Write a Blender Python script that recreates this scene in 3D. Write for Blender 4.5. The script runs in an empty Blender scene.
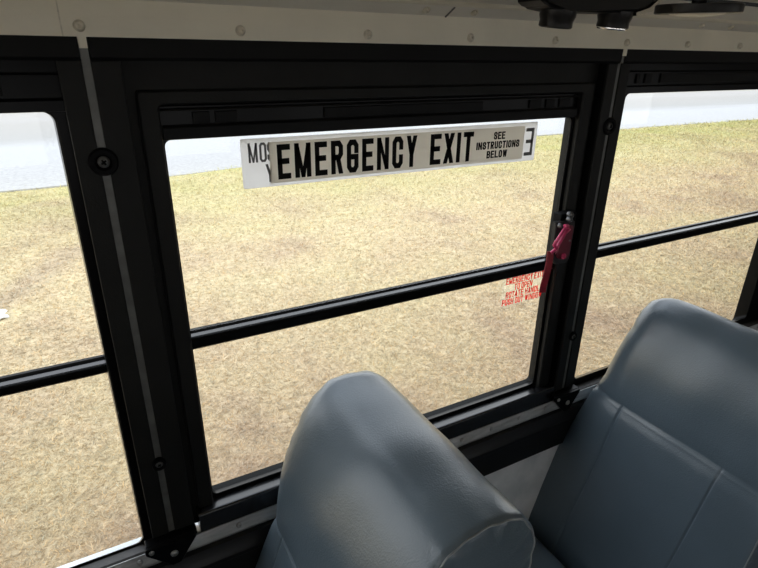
import bpy, bmesh, math, random
import numpy as np
from mathutils import Vector, Matrix

random.seed(4)
RNG = np.random.default_rng(11)
SC = bpy.context.scene
COL = SC.collection

# ------------------------------------------------------------------ camera
EYE = 1.5            # camera height above the bus floor (m)
GROUND = -1.0        # the bus floor stands one metre above the lawn
cam_d = bpy.data.cameras.new('camera')
cam_d.sensor_width = 36.0
cam_d.lens = 543.4156 / 758.0 * 36.0
cam_d.clip_start = 0.02
cam_d.clip_end = 500
cam = bpy.data.objects.new('camera', cam_d)
COL.objects.link(cam)
_r = Vector((0.87589429, -0.48229992, 0.01399888))
_d = Vector((-0.17839907, -0.35067099, -0.91934957))
_f = Vector((0.44831123, 0.80275565, -0.39319258))
cam.matrix_world = Matrix(((_r.x, -_d.x, -_f.x, 0), (_r.y, -_d.y, -_f.y, 0), (_r.z, -_d.z, -_f.z, EYE), (0, 0, 0, 1)))
SC.camera = cam

# ------------------------------------------------------------------ sky, sun, exposure
W = bpy.data.worlds.new('overcast_sky')
SC.world = W
W.use_nodes = True
wn = W.node_tree
wn.nodes.clear()
w_out = wn.nodes.new('ShaderNodeOutputWorld')
w_bg = wn.nodes.new('ShaderNodeBackground')
w_bg.inputs['Strength'].default_value = 1.75
w_tc = wn.nodes.new('ShaderNodeTexCoord')
w_sep = wn.nodes.new('ShaderNodeSeparateXYZ')
w_ramp = wn.nodes.new('ShaderNodeValToRGB')
w_ramp.color_ramp.elements[0].position = 0.0
w_ramp.color_ramp.elements[0].color = (0.98, 0.98, 0.98, 1)
w_ramp.color_ramp.elements[1].position = 0.7
w_ramp.color_ramp.elements[1].color = (0.74, 0.80, 0.90, 1)
wn.links.new(w_tc.outputs['Generated'], w_sep.inputs[0])
wn.links.new(w_sep.outputs['Z'], w_ramp.inputs[0])
wn.links.new(w_ramp.outputs[0], w_bg.inputs['Color'])
wn.links.new(w_bg.outputs[0], w_out.inputs['Surface'])

sun_d = bpy.data.lights.new('sun', 'SUN')
sun_d.energy = 0.9
sun_d.angle = math.radians(20)
sun_d.color = (1.0, 0.95, 0.86)
sun = bpy.data.objects.new('sun', sun_d)
sun.rotation_euler = Vector((0.30, 0.40, -0.86)).to_track_quat('-Z', 'Y').to_euler()
COL.objects.link(sun)

SC.view_settings.view_transform = 'Standard'
SC.view_settings.look = 'None'
SC.view_settings.gamma = 1.0
SC.view_settings.use_curve_mapping = False
SC.view_settings.exposure = 0.64
SC.cycles.max_bounces = 10
SC.cycles.diffuse_bounces = 5
SC.cycles.transparent_max_bounces = 16
SC.cycles.caustics_reflective = False
SC.cycles.caustics_refractive = False
SC.cycles.sample_clamp_indirect = 4.0

# ------------------------------------------------------------------ helpers
D = 0.75             # the wall's pillar face is 0.75 m from the camera; wall measures below are in units of D


def w3(p):
    return Vector((p[0] * D, p[1] * D, EYE + p[2] * D))


def obj(name, bm, mat, parent=None, origin=None, smooth=False, mats=None):
    """bm holds D-unit coordinates; link it as one mesh object (origin in metres)."""
    for v in bm.verts:
        v.co = w3(v.co)
    return obj_m(name, bm, mat, parent, origin, smooth, mats)


def obj_m(name, bm, mat, parent=None, origin=None, smooth=False, mats=None):
    o_ = Vector(origin) if origin is not None else Vector((0, 0, 0))
    base = o_.copy()
    if parent is not None:
        q = parent
        base = Vector((0, 0, 0))
        while q is not None:
            base += q.location
            q = q.parent
    shift = base if parent is not None else o_
    for v in bm.verts:
        v.co -= shift
    bmesh.ops.recalc_face_normals(bm, faces=bm.faces)
    me = bpy.data.meshes.new(name)
    bm.to_mesh(me)
    bm.free()
    for m in (mats or [mat]):
        me.materials.append(m)
    if smooth:
        me.polygons.foreach_set('use_smooth', [True] * len(me.polygons))
        if smooth != 'all':
            try:
                me.set_sharp_from_angle(angle=math.radians(smooth if isinstance(smooth, (int, float)) and smooth > 1 else 40))
            except Exception:
                pass
    ob = bpy.data.objects.new(name, me)
    COL.objects.link(ob)
    if parent is not None:
        ob.parent = parent
    else:
        ob.location = o_
    return ob


def tag(o, label, cat, group=None, kind=None):
    o['label'] = label
    o['category'] = cat
    if group:
        o['group'] = group
    if kind:
        o['kind'] = kind
    return o


def empty(name, loc, label, cat, group=None, kind=None):
    o = bpy.data.objects.new(name, None)
    o.empty_display_size = 0.05
    o.location = loc
    COL.objects.link(o)
    return tag(o, label, cat, group, kind)


def box(bm, x0, x1, y0, y1, z0, z1, bev=0.0):
    vs = [bm.verts.new((x, y, z)) for x in (x0, x1) for y in (y0, y1) for z in (z0, z1)]
    idx = [(0, 1, 3, 2), (4, 6, 7, 5), (0, 4, 5, 1), (2, 3, 7, 6), (0, 2, 6, 4), (1, 5, 7, 3)]
    fs = [bm.faces.new([vs[i] for i in f]) for f in idx]
    if bev > 0:
        es = list({e for f in fs for e in f.edges})
        bmesh.ops.bevel(bm, geom=es, offset=bev, segments=2, affect='EDGES', profile=0.5)
    return bm


def extrude_x(bm, pts, x0, x1):
    """closed (y, z) outline swept along the bus."""
    a = [bm.verts.new((x0, y, z)) for y, z in pts]
    b = [bm.verts.new((x1, y, z)) for y, z in pts]
    n = len(pts)
    for i in range(n):
        bm.faces.new((a[i], a[(i + 1) % n], b[(i + 1) % n], b[i]))
    bm.faces.new(a)
    bm.faces.new(b[::-1])
    return bm


def extrude_z(bm, pts, z0, z1):
    a = [bm.verts.new((x, y, z0)) for x, y in pts]
    b = [bm.verts.new((x, y, z1)) for x, y in pts]
    n = len(pts)
    for i in range(n):
        bm.faces.new((a[i], a[(i + 1) % n], b[(i + 1) % n], b[i]))
    bm.faces.new(a)
    bm.faces.new(b[::-1])
    return bm


def plate(bm, pts, y0, y1):
    """(x, z) outline with thickness across the wall."""
    a = [bm.verts.new((x, y0, z)) for x, z in pts]
    b = [bm.verts.new((x, y1, z)) for x, z in pts]
    n = len(pts)
    for i in range(n):
        bm.faces.new((a[i], a[(i + 1) % n], b[(i + 1) % n], b[i]))
    bm.faces.new(a)
    bm.faces.new(b[::-1])
    return bm


def rrect(x0, x1, z0, z1, r, k=6):
    out = []
    for cx, cz, a0 in ((x1 - r, z1 - r, 0), (x0 + r, z1 - r, 90), (x0 + r, z0 + r, 180), (x1 - r, z0 + r, 270)):
        for i in range(k + 1):
            a = math.radians(a0 + 90 * i / k)
            out.append((cx + r * math.cos(a), cz + r * math.sin(a)))
    return out


def ring(bm, loops):
    """loops: list of (outline, y); consecutive loops are bridged and the last meets the first."""
    L = [[bm.verts.new((x, y, z)) for x, z in pts] for pts, y in loops]
    n = len(L[0])
    for a, b in zip(L, L[1:] + L[:1]):
        for i in range(n):
            bm.faces.new((a[i], a[(i + 1) % n], b[(i + 1) % n], b[i]))
    return bm


def frame_bm(outer, inner_front, inner_back, yf, yb, ro=0.004, rf=0.02, rb=0.03, lip=0.0):
    bm = bmesh.new()
    k = 6
    loops = [(rrect(*outer, ro, k), yb), (rrect(*outer, ro, k), yf + lip),
             (rrect(outer[0] + lip, outer[1] - lip, outer[2] + lip, outer[3] - lip, ro, k), yf),
             (rrect(inner_front[0] - lip, inner_front[1] + lip, inner_front[2] - lip, inner_front[3] + lip, rf + lip, k), yf),
             (rrect(*inner_front, rf, k), yf + lip), (rrect(*inner_back, rb, k), yb)]
    if lip == 0:
        loops = [loops[0], loops[1], loops[4], loops[5]]
    return ring(bm, loops)


def lathe(bm, centre, axis, prof, n=20):
    """prof: (radius, distance along axis); closes at both ends."""
    ax = Vector(axis).normalized()
    u = ax.orthogonal().normalized()
    v = ax.cross(u)
    c = Vector(centre)
    rows = []
    for r, h in prof:
        if r <= 1e-6:
            rows.append([bm.verts.new(c + ax * h)])
        else:
            rows.append([bm.verts.new(c + ax * h + u * (r * math.cos(2 * math.pi * i / n)) + v * (r * math.sin(2 * math.pi * i / n))) for i in range(n)])
    for a, b in zip(rows, rows[1:]):
        for i in range(n):
            j = (i + 1) % n
            if len(a) == 1 and len(b) == 1:
                continue
            if len(a) == 1:
                bm.faces.new((a[0], b[j], b[i]))
            elif len(b) == 1:
                bm.faces.new((a[i], a[j], b[0]))
            else:
                bm.faces.new((a[i], a[j], b[j], b[i]))
    if len(rows[0]) > 1:
        bm.faces.new(rows[0][::-1])
    if len(rows[-1]) > 1:
        bm.faces.new(rows[-1])
    return bm


def tube(bm, pts, r, n=10, flat=1.0):
    pts = [Vector(p) for p in pts]
    rows = []
    prev = None
    for i, p in enumerate(pts):
        t = (pts[min(i + 1, len(pts) - 1)] - pts[max(i - 1, 0)]).normalized()
        if prev is None:
            u = t.orthogonal().normalized()
        else:
            u = (prev - t * prev.dot(t)).normalized()
        prev = u
        v = t.cross(u)
        rr = r[i] if isinstance(r, (list, tuple)) else r
        rows.append([bm.verts.new(p + u * (rr * math.cos(2 * math.pi * k / n)) + v * (rr * flat * math.sin(2 * math.pi * k / n))) for k in range(n)])
    for a, b in zip(rows, rows[1:]):
        for k in range(n):
            bm.faces.new((a[k], a[(k + 1) % n], b[(k + 1) % n], b[k]))
    bm.faces.new(rows[0][::-1])
    bm.faces.new(rows[-1])
    return bm


# ------------------------------------------------------------------ materials
def pbr(name, col, rough=0.5, metal=0.0, spec=0.5, var=0.0, var_scale=20.0, bump=0.0, bump_scale=200.0, stretch=(1, 1, 1)):
    m = bpy.data.materials.new(name)
    m.use_nodes = True
    nt = m.node_tree
    b = nt.nodes['Principled BSDF']
    b.inputs['Base Color'].default_value = (*col, 1)
    b.inputs['Roughness'].default_value = rough
    b.inputs['Metallic'].default_value = metal
    b.inputs['Specular IOR Level'].default_value = spec
    tc = nt.nodes.new('ShaderNodeTexCoord')
    mp = nt.nodes.new('ShaderNodeMapping')
    mp.inputs['Scale'].default_value = stretch
    nt.links.new(tc.outputs['Object'], mp.inputs['Vector'])
    if var > 0:
        nz = nt.nodes.new('ShaderNodeTexNoise')
        nz.inputs['Scale'].default_value = var_scale
        nz.inputs['Detail'].default_value = 6
        nt.links.new(mp.outputs[0], nz.inputs['Vector'])
        rp = nt.nodes.new('ShaderNodeValToRGB')
        rp.color_ramp.elements[0].position = 0.3
        rp.color_ramp.elements[1].position = 0.7
        rp.color_ramp.elements[0].color = (*[c * (1 - var) for c in col], 1)
        rp.color_ramp.elements[1].color = (*[min(1, c * (1 + var)) for c in col], 1)
        nt.links.new(nz.outputs['Fac'], rp.inputs[0])
        nt.links.new(rp.outputs[0], b.inputs['Base Color'])
    if bump > 0:
        n2 = nt.nodes.new('ShaderNodeTexNoise')
        n2.inputs['Scale'].default_value = bump_scale
        n2.inputs['Detail'].default_value = 3
        nt.links.new(mp.outputs[0], n2.inputs['Vector'])
        bp = nt.nodes.new('ShaderNodeBump')
        bp.inputs['Strength'].default_value = bump
        bp.inputs['Distance'].default_value = 0.002
        nt.links.new(n2.outputs['Fac'], bp.inputs['Height'])
        nt.links.new(bp.outputs[0], b.inputs['Normal'])
    return m


M_BLACK = pbr('black_paint', (0.004, 0.004, 0.004), 0.45, spec=0.12, var=0.25, var_scale=15, bump=0.15, bump_scale=300)
M_BLACK2 = pbr('black_sash', (0.0028, 0.0028, 0.003), 0.28, spec=0.10, var=0.2, var_scale=12)
M_HEADER = pbr('black_header', (0.0055, 0.0055, 0.0055), 0.5, spec=0.12, var=0.3, var_scale=8)
M_PLATE = pbr('charcoal_pillar_plate', (0.0115, 0.0115, 0.0105), 0.5, spec=0.15, var=0.2, var_scale=10, bump=0.2, bump_scale=400)
M_BAND = pbr('satin_black_band', (0.009, 0.009, 0.0095), 0.38, spec=0.3, var=0.2, var_scale=10)
M_RAIL = pbr('glossy_black_rail', (0.010, 0.010, 0.011), 0.22, spec=0.6, var=0.2, var_scale=12)
M_RUBBER = pbr('rubber', (0.0025, 0.0025, 0.003), 0.6, spec=0.1)
M_STRIP = pbr('grey_joint_strip', (0.12, 0.12, 0.112), 0.45, metal=0.3, var=0.3, var_scale=30)
M_CREAM = pbr('cream_paint', (0.80, 0.745, 0.61), 0.5, var=0.07, var_scale=9, bump=0.1, bump_scale=150)
M_CREAM2 = pbr('pale_ceiling_paint', (0.78, 0.74, 0.65), 0.45, var=0.07, var_scale=6, bump=0.08, bump_scale=100)
M_SCREW = pbr('cream_screw_paint', (0.62, 0.57, 0.46), 0.4, var=0.25, var_scale=120)
M_STEEL = pbr('zinc_steel', (0.45, 0.45, 0.44), 0.35, metal=0.9, var=0.2, var_scale=60)
M_DIMSTEEL = pbr('dull_steel', (0.16, 0.16, 0.16), 0.4, metal=0.8, var=0.3, var_scale=80)
M_BOLT = pbr('blackened_bolt', (0.085, 0.085, 0.08), 0.45, metal=0.3, var=0.2, var_scale=80)
M_ALU = pbr('scuffed_aluminium', (0.46, 0.46, 0.45), 0.42, metal=0.5, var=0.25, var_scale=25, bump=0.2, bump_scale=120, stretch=(1, 6, 6))
M_PANEL = pbr('grey_lower_panel', (0.86, 0.90, 0.90), 0.42, metal=0.15, var=0.18, var_scale=14, bump=0.15, bump_scale=90)
M_FLOOR = pbr('dark_rubber_floor', (0.03, 0.03, 0.03), 0.7, var=0.3, var_scale=20)
M_OPP = pbr('far_side_paint', (0.10, 0.10, 0.095), 0.6, var=0.1, var_scale=5)
M_PLASTIC = pbr('black_plastic', (0.005, 0.005, 0.0055), 0.35, spec=0.25, var=0.2, var_scale=40)
M_CHROME = pbr('chrome_edge', (0.75, 0.74, 0.72), 0.2, metal=1.0, var=0.05, var_scale=40)
M_LENS = pbr('pale_lens', (0.55, 0.53, 0.48), 0.35, var=0.05, var_scale=20)
M_RED = pbr('crimson_plastic', (0.52, 0.04, 0.13), 0.35, var=0.2, var_scale=60)
M_STRAP = pbr('red_strap', (0.22, 0.005, 0.016), 0.5, var=0.2, var_scale=150, bump=0.3, bump_scale=900)
M_FRAME = pbr('seat_frame_steel', (0.02, 0.02, 0.02), 0.5, var=0.2, var_scale=30)
M_EXT = pbr('outer_body_paint', (0.7, 0.7, 0.68), 0.4, var=0.05, var_scale=3)
M_LETTER = pbr('black_ink', (0.004, 0.004, 0.004), 0.6, spec=0.1, var=0.1, var_scale=80)
M_GREYINK = pbr('grey_ink', (0.13, 0.13, 0.13), 0.5, var=0.15, var_scale=120)


def glass_mat():
    m = bpy.data.materials.new('window_glass')
    m.use_nodes = True
    nt = m.node_tree
    nt.nodes.clear()
    out = nt.nodes.new('ShaderNodeOutputMaterial')
    tr = nt.nodes.new('ShaderNodeBsdfTransparent')
    tr.inputs[0].default_value = (0.975, 0.985, 0.98, 1)
    gl = nt.nodes.new('ShaderNodeBsdfGlossy')
    gl.inputs['Roughness'].default_value = 0.02
    lw = nt.nodes.new('ShaderNodeLayerWeight')
    lw.inputs['Blend'].default_value = 0.5
    pw = nt.nodes.new('ShaderNodeMath')
    pw.operation = 'POWER'
    pw.inputs[1].default_value = 5.0
    nt.links.new(lw.outputs['Facing'], pw.inputs[0])
    fr = nt.nodes.new('ShaderNodeMath')
    fr.operation = 'MULTIPLY_ADD'
    fr.inputs[1].default_value = 0.5
    fr.inputs[2].default_value = 0.010
    nt.links.new(pw.outputs[0], fr.inputs[0])
    mx = nt.nodes.new('ShaderNodeMixShader')
    nt.links.new(fr.outputs[0], mx.inputs[0])
    nt.links.new(tr.outputs[0], mx.inputs[1])
    nt.links.new(gl.outputs[0], mx.inputs[2])
    nt.links.new(mx.outputs[0], out.inputs[0])
    return m


def film_mat(name, col, trans, clear=0.0, var=0.05):
    """thin printed film: light from outdoors comes partly through it."""
    m = bpy.data.materials.new(name)
    m.use_nodes = True
    nt = m.node_tree
    nt.nodes.clear()
    out = nt.nodes.new('ShaderNodeOutputMaterial')
    tc = nt.nodes.new('ShaderNodeTexCoord')
    nz = nt.nodes.new('ShaderNodeTexNoise')
    nz.inputs['Scale'].default_value = 18
    nt.links.new(tc.outputs['Object'], nz.inputs['Vector'])
    rp = nt.nodes.new('ShaderNodeValToRGB')
    rp.color_ramp.elements[0].color = (*[c * (1 - var) for c in col], 1)
    rp.color_ramp.elements[1].color = (*[min(1, c * (1 + var)) for c in col], 1)
    nt.links.new(nz.outputs['Fac'], rp.inputs[0])
    df = nt.nodes.new('ShaderNodeBsdfDiffuse')
    tl = nt.nodes.new('ShaderNodeBsdfTranslucent')
    nt.links.new(rp.outputs[0], df.inputs[0])
    nt.links.new(rp.outputs[0], tl.inputs[0])
    mx = nt.nodes.new('ShaderNodeMixShader')
    mx.inputs[0].default_value = trans
    nt.links.new(df.outputs[0], mx.inputs[1])
    nt.links.new(tl.outputs[0], mx.inputs[2])
    last = mx
    if clear > 0:
        tp = nt.nodes.new('ShaderNodeBsdfTransparent')
        m2 = nt.nodes.new('ShaderNodeMixShader')
        m2.inputs[0].default_value = clear
        nt.links.new(mx.outputs[0], m2.inputs[1])
        nt.links.new(tp.outputs[0], m2.inputs[2])
        last = m2
    nt.links.new(last.outputs[0], out.inputs[0])
    return m


M_GLASS = glass_mat()
M_WFILM = film_mat('white_film', (0.92, 0.92, 0.92), 0.62)
M_GFILM = film_mat('silver_grey_film', (0.84, 0.81, 0.75), 0.74)
M_CFILM = film_mat('clear_cream_film', (0.85, 0.86, 0.72), 0.85, clear=0.90)
M_REDINK = film_mat('red_ink', (0.95, 0.07, 0.06), 0.82)


def vinyl_mat():
    m = bpy.data.materials.new('blue_grey_vinyl')
    m.use_nodes = True
    nt = m.node_tree
    b = nt.nodes['Principled BSDF']
    tc = nt.nodes.new('ShaderNodeTexCoord')
    nz = nt.nodes.new('ShaderNodeTexNoise')
    nz.inputs['Scale'].default_value = 9
    nz.inputs['Detail'].default_value = 5
    nt.links.new(tc.outputs['Object'], nz.inputs['Vector'])
    rp = nt.nodes.new('ShaderNodeValToRGB')
    rp.color_ramp.elements[0].position = 0.3
    rp.color_ramp.elements[1].position = 0.7
    rp.color_ramp.elements[0].color = (0.094, 0.129, 0.160, 1)
    rp.color_ramp.elements[1].color = (0.108, 0.147, 0.182, 1)
    nt.links.new(nz.outputs['Fac'], rp.inputs[0])
    nt.links.new(rp.outputs[0], b.inputs['Base Color'])
    b.inputs['Roughness'].default_value = 0.29
    b.inputs['Specular IOR Level'].default_value = 0.7
    # leather grain: small cells plus fine stretched creases
    vo = nt.nodes.new('ShaderNodeTexVoronoi')
    vo.inputs['Scale'].default_value = 420
    nt.links.new(tc.outputs['Object'], vo.inputs['Vector'])
    mp = nt.nodes.new('ShaderNodeMapping')
    mp.inputs['Scale'].default_value = (0.6, 2.2, 1.4)
    mp.inputs['Rotation'].default_value = (0.3, 0.2, 0.5)
    nt.links.new(tc.outputs['Object'], mp.inputs['Vector'])
    n2 = nt.nodes.new('ShaderNodeTexNoise')
    n2.inputs['Scale'].default_value = 130
    n2.inputs['Detail'].default_value = 4
    nt.links.new(mp.outputs[0], n2.inputs['Vector'])
    ad = nt.nodes.new('ShaderNodeMath')
    ad.operation = 'ADD'
    nt.links.new(vo.outputs['Distance'], ad.inputs[0])
    nt.links.new(n2.outputs['Fac'], ad.inputs[1])
    bp = nt.nodes.new('ShaderNodeBump')
    bp.inputs['Strength'].default_value = 0.17
    bp.inputs['Distance'].default_value = 0.0012
    nt.links.new(ad.outputs[0], bp.inputs['Height'])
    nt.links.new(bp.outputs[0], b.inputs['Normal'])
    return m


M_VINYL = vinyl_mat()
M_PIPING = pbr('seat_piping', (0.26, 0.29, 0.30), 0.35, var=0.2, var_scale=60)


def lawn_nodes(nt, blade):
    """patchy dry lawn colour from world position: straw, pinkish tan, some green towards the lane."""
    N, L = nt.nodes, nt.links
    geo = N.new('ShaderNodeNewGeometry')
    big = N.new('ShaderNodeTexNoise')
    big.inputs['Scale'].default_value = 0.55
    big.inputs['Detail'].default_value = 5
    big.inputs['Roughness'].default_value = 0.6
    L.new(geo.outputs['Position'], big.inputs['Vector'])
    rp = N.new('ShaderNodeValToRGB')
    e = rp.color_ramp.elements
    e[0].position, e[0].color = 0.30, (0.45, 0.345, 0.24, 1)
    e[1].position, e[1].color = 0.72, (0.60, 0.515, 0.315, 1)
    k = e.new(0.48)
    k.color = (0.575, 0.468, 0.302, 1)
    L.new(big.outputs['Fac'], rp.inputs[0])
    # green towards the lane
    sp = N.new('ShaderNodeSeparateXYZ')
    L.new(geo.outputs['Position'], sp.inputs[0])
    mr = N.new('ShaderNodeMapRange')
    mr.inputs['From Min'].default_value = 7.0
    mr.inputs['From Max'].default_value = 13.0
    mr.inputs['To Max'].default_value = 1.0
    L.new(sp.outputs['Y'], mr.inputs['Value'])
    gn = N.new('ShaderNodeTexNoise')
    gn.inputs['Scale'].default_value = 0.8
    gn.inputs['Detail'].default_value = 4
    L.new(geo.outputs['Position'], gn.inputs['Vector'])
    gm = N.new('ShaderNodeMath')
    gm.operation = 'MULTIPLY'
    L.new(mr.outputs[0], gm.inputs[0])
    L.new(gn.outputs['Fac'], gm.inputs[1])
    mg = N.new('ShaderNodeMix')
    mg.data_type = 'RGBA'
    L.new(gm.outputs[0], mg.inputs['Factor'])
    L.new(rp.outputs[0], mg.inputs[6])
    mg.inputs[7].default_value = (0.40, 0.42, 0.13, 1)
    # bare drag mark left of the window: distance to a slanting line
    dv = N.new('ShaderNodeVectorMath')
    dv.operation = 'DOT_PRODUCT'
    dv.inputs[1].default_value = (-0.88, 0.47, 0)
    L.new(geo.outputs['Position'], dv.inputs[0])
    wob = N.new('ShaderNodeMath')
    wob.operation = 'MULTIPLY_ADD'
    L.new(gn.outputs['Fac'], wob.inputs[0])
    wob.inputs[1].default_value = 0.5
    L.new(dv.outputs['Value'], wob.inputs[2])
    df = N.new('ShaderNodeMath')
    df.operation = 'SUBTRACT'
    L.new(wob.outputs[0], df.inputs[0])
    df.inputs[1].default_value = 4.12
    ab = N.new('ShaderNodeMath')
    ab.operation = 'ABSOLUTE'
    L.new(df.outputs[0], ab.inputs[0])
    m2 = N.new('ShaderNodeMapRange')
    m2.inputs['From Min'].default_value = 0.05
    m2.inputs['From Max'].default_value = 0.35
    m2.inputs['To Min'].default_value = 0.55
    m2.inputs['To Max'].default_value = 0.0
    L.new(ab.outputs[0], m2.inputs['Value'])
    yl = N.new('ShaderNodeMapRange')
    yl.inputs['From Min'].default_value = 7.5
    yl.inputs['From Max'].default_value = 9.0
    yl.inputs['To Min'].default_value = 1.0
    yl.inputs['To Max'].default_value = 0.0
    L.new(sp.outputs['Y'], yl.inputs['Value'])
    mm = N.new('ShaderNodeMath')
    mm.operation = 'MULTIPLY'
    L.new(m2.outputs[0], mm.inputs[0])
    L.new(yl.outputs[0], mm.inputs[1])
    mk = N.new('ShaderNodeMix')
    mk.data_type = 'RGBA'
    L.new(mm.outputs[0], mk.inputs['Factor'])
    L.new(mg.outputs[2], mk.inputs[6])
    mk.inputs[7].default_value = (0.40, 0.31, 0.23, 1)
    fine = N.new('ShaderNodeTexNoise')
    fine.inputs['Scale'].default_value = 9.0 if blade else 16.0
    fine.inputs['Detail'].default_value = 8
    fine.inputs['Roughness'].default_value = 0.75
    L.new(geo.outputs['Position'], fine.inputs['Vector'])
    fr = N.new('ShaderNodeMapRange')
    fr.inputs['From Min'].default_value = 0.3
    fr.inputs['From Max'].default_value = 0.7
    fr.inputs['To Min'].default_value = 0.66 if not blade else 0.70
    fr.inputs['To Max'].default_value = 1.24 if not blade else 1.27
    L.new(fine.outputs['Fac'], fr.inputs['Value'])
    # lawn colour turns darker and browner towards the bus
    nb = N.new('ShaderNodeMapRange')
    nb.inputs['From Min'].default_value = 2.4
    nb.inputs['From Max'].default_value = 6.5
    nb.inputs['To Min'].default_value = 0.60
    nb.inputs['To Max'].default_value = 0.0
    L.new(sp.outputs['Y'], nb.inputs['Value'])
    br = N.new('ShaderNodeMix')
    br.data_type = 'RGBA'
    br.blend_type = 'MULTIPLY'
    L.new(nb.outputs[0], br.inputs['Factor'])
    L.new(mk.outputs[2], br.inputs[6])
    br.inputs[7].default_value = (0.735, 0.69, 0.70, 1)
    vm = N.new('ShaderNodeVectorMath')
    vm.operation = 'SCALE'
    L.new(br.outputs[2], vm.inputs[0])
    L.new(fr.outputs[0], vm.inputs['Scale'])
    return vm.outputs[0], fine.outputs['Fac']


def lawn_mat():
    m = bpy.data.materials.new('dry_lawn_soil')
    m.use_nodes = True
    nt = m.node_tree
    b = nt.nodes['Principled BSDF']
    c, f = lawn_nodes(nt, False)
    nt.links.new(c, b.inputs['Base Color'])
    b.inputs['Roughness'].default_value = 0.9
    b.inputs['Specular IOR Level'].default_value = 0.1
    bp = nt.nodes.new('ShaderNodeBump')
    bp.inputs['Strength'].default_value = 0.6
    bp.inputs['Distance'].default_value = 0.05
    nt.links.new(f, bp.inputs['Height'])
    nt.links.new(bp.outputs[0], b.inputs['Normal'])
    return m


def blade_mat():
    m = bpy.data.materials.new('dry_grass_blades')
    m.use_nodes = True
    nt = m.node_tree
    nt.nodes.clear()
    out = nt.nodes.new('ShaderNodeOutputMaterial')
    c, f = lawn_nodes(nt, True)
    at = nt.nodes.new('ShaderNodeAttribute')
    at.attribute_name = 'tint'
    vm = nt.nodes.new('ShaderNodeVectorMath')
    vm.operation = 'MULTIPLY'
    nt.links.new(c, vm.inputs[0])
    nt.links.new(at.outputs['Color'], vm.inputs[1])
    df = nt.nodes.new('ShaderNodeBsdfDiffuse')
    tl = nt.nodes.new('ShaderNodeBsdfTranslucent')
    nt.links.new(vm.outputs[0], df.inputs[0])
    nt.links.new(vm.outputs[0], tl.inputs[0])
    mx = nt.nodes.new('ShaderNodeMixShader')
    mx.inputs[0].default_value = 0.3
    nt.links.new(df.outputs[0], mx.inputs[1])
    nt.links.new(tl.outputs[0], mx.inputs[2])
    nt.links.new(mx.outputs[0], out.inputs[0])
    return m


def lane_mat():
    m = bpy.data.materials.new('pale_gravel_lane')
    m.use_nodes = True
    nt = m.node_tree
    N, L = nt.nodes, nt.links
    b = N['Principled BSDF']
    geo = N.new('ShaderNodeNewGeometry')
    mp = N.new('ShaderNodeMapping')
    mp.inputs['Scale'].default_value = (0.06, 0.55, 1)
    L.new(geo.outputs['Position'], mp.inputs['Vector'])
    n1 = N.new('ShaderNodeTexNoise')
    n1.inputs['Scale'].default_value = 2.2
    n1.inputs['Detail'].default_value = 5
    L.new(mp.outputs[0], n1.inputs['Vector'])
    sp = N.new('ShaderNodeSeparateXYZ')
    L.new(geo.outputs['Position'], sp.inputs[0])
    ad = N.new('ShaderNodeMath')
    ad.operation = 'MULTIPLY_ADD'
    L.new(n1.outputs['Fac'], ad.inputs[0])
    ad.inputs[1].default_value = 2.5
    L.new(sp.outputs['Y'], ad.inputs[2])
    mr = N.new('ShaderNodeMapRange')
    mr.inputs['From Min'].default_value = 12.0
    mr.inputs['From Max'].default_value = 32.0
    L.new(ad.outputs[0], mr.inputs['Value'])
    rp = N.new('ShaderNodeValToRGB')
    e = rp.color_ramp.elements
    e[0].position, e[0].color = 0.0, (0.42, 0.41, 0.39, 1)
    e[1].position, e[1].color = 1.0, (0.33, 0.30, 0.26, 1)
    for p, c in ((0.12, (0.375, 0.37, 0.365)), (0.26, (0.385, 0.385, 0.388)), (0.34, (0.39, 0.39, 0.395)), (0.42, (0.305, 0.298, 0.285)), (0.6, (0.315, 0.30, 0.28)), (0.66, (0.34, 0.325, 0.31))):
        q = e.new(p)
        q.color = (*c, 1)
    L.new(mr.outputs[0], rp.inputs[0])
    n2 = N.new('ShaderNodeTexNoise')
    n2.inputs['Scale'].default_value = 14
    n2.inputs['Detail'].default_value = 6
    L.new(geo.outputs['Position'], n2.inputs['Vector'])
    fr = N.new('ShaderNodeMapRange')
    fr.inputs['From Min'].default_value = 0.3
    fr.inputs['From Max'].default_value = 0.7
    fr.inputs['To Min'].default_value = 0.78
    fr.inputs['To Max'].default_value = 1.02
    L.new(n2.outputs['Fac'], fr.inputs['Value'])
    vm = N.new('ShaderNodeVectorMath')
    vm.operation = 'SCALE'
    L.new(rp.outputs[0], vm.inputs[0])
    L.new(fr.outputs[0], vm.inputs['Scale'])
    L.new(vm.outputs[0], b.inputs['Base Color'])
    b.inputs['Roughness'].default_value = 0.85
    return m


# ------------------------------------------------------------------ outdoors: lawn, lane
def ground_edge(x):
    """y of the lawn's edge along the lane."""
    t = min(1, max(0, (x - 1.5) / 7.0))
    t = t * t * (3 - 2 * t)
    return 12.15 + 1.5 * t + 0.05 * math.sin(x * 0.7) + 0.03 * math.sin(x * 2.3 + 1)


bm = bmesh.new()
xs = np.linspace(-25, 70, 191)
ys = np.linspace(-12, 16, 113)
grid = [[bm.verts.new((x, y, GROUND + 0.010 * math.sin(x * 0.9 + 0.4 * y) + 0.006 * math.sin(1.3 * y - x * 0.5))) for x in xs] for y in ys]
for j in range(len(ys) - 1):
    for i in range(len(xs) - 1):
        bm.faces.new((grid[j][i], grid[j][i + 1], grid[j + 1][i + 1], grid[j + 1][i]))
g = obj_m('ground', bm, lawn_mat(), smooth='all')
tag(g, 'dry mown lawn outside the bus', 'ground', kind='structure')

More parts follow.
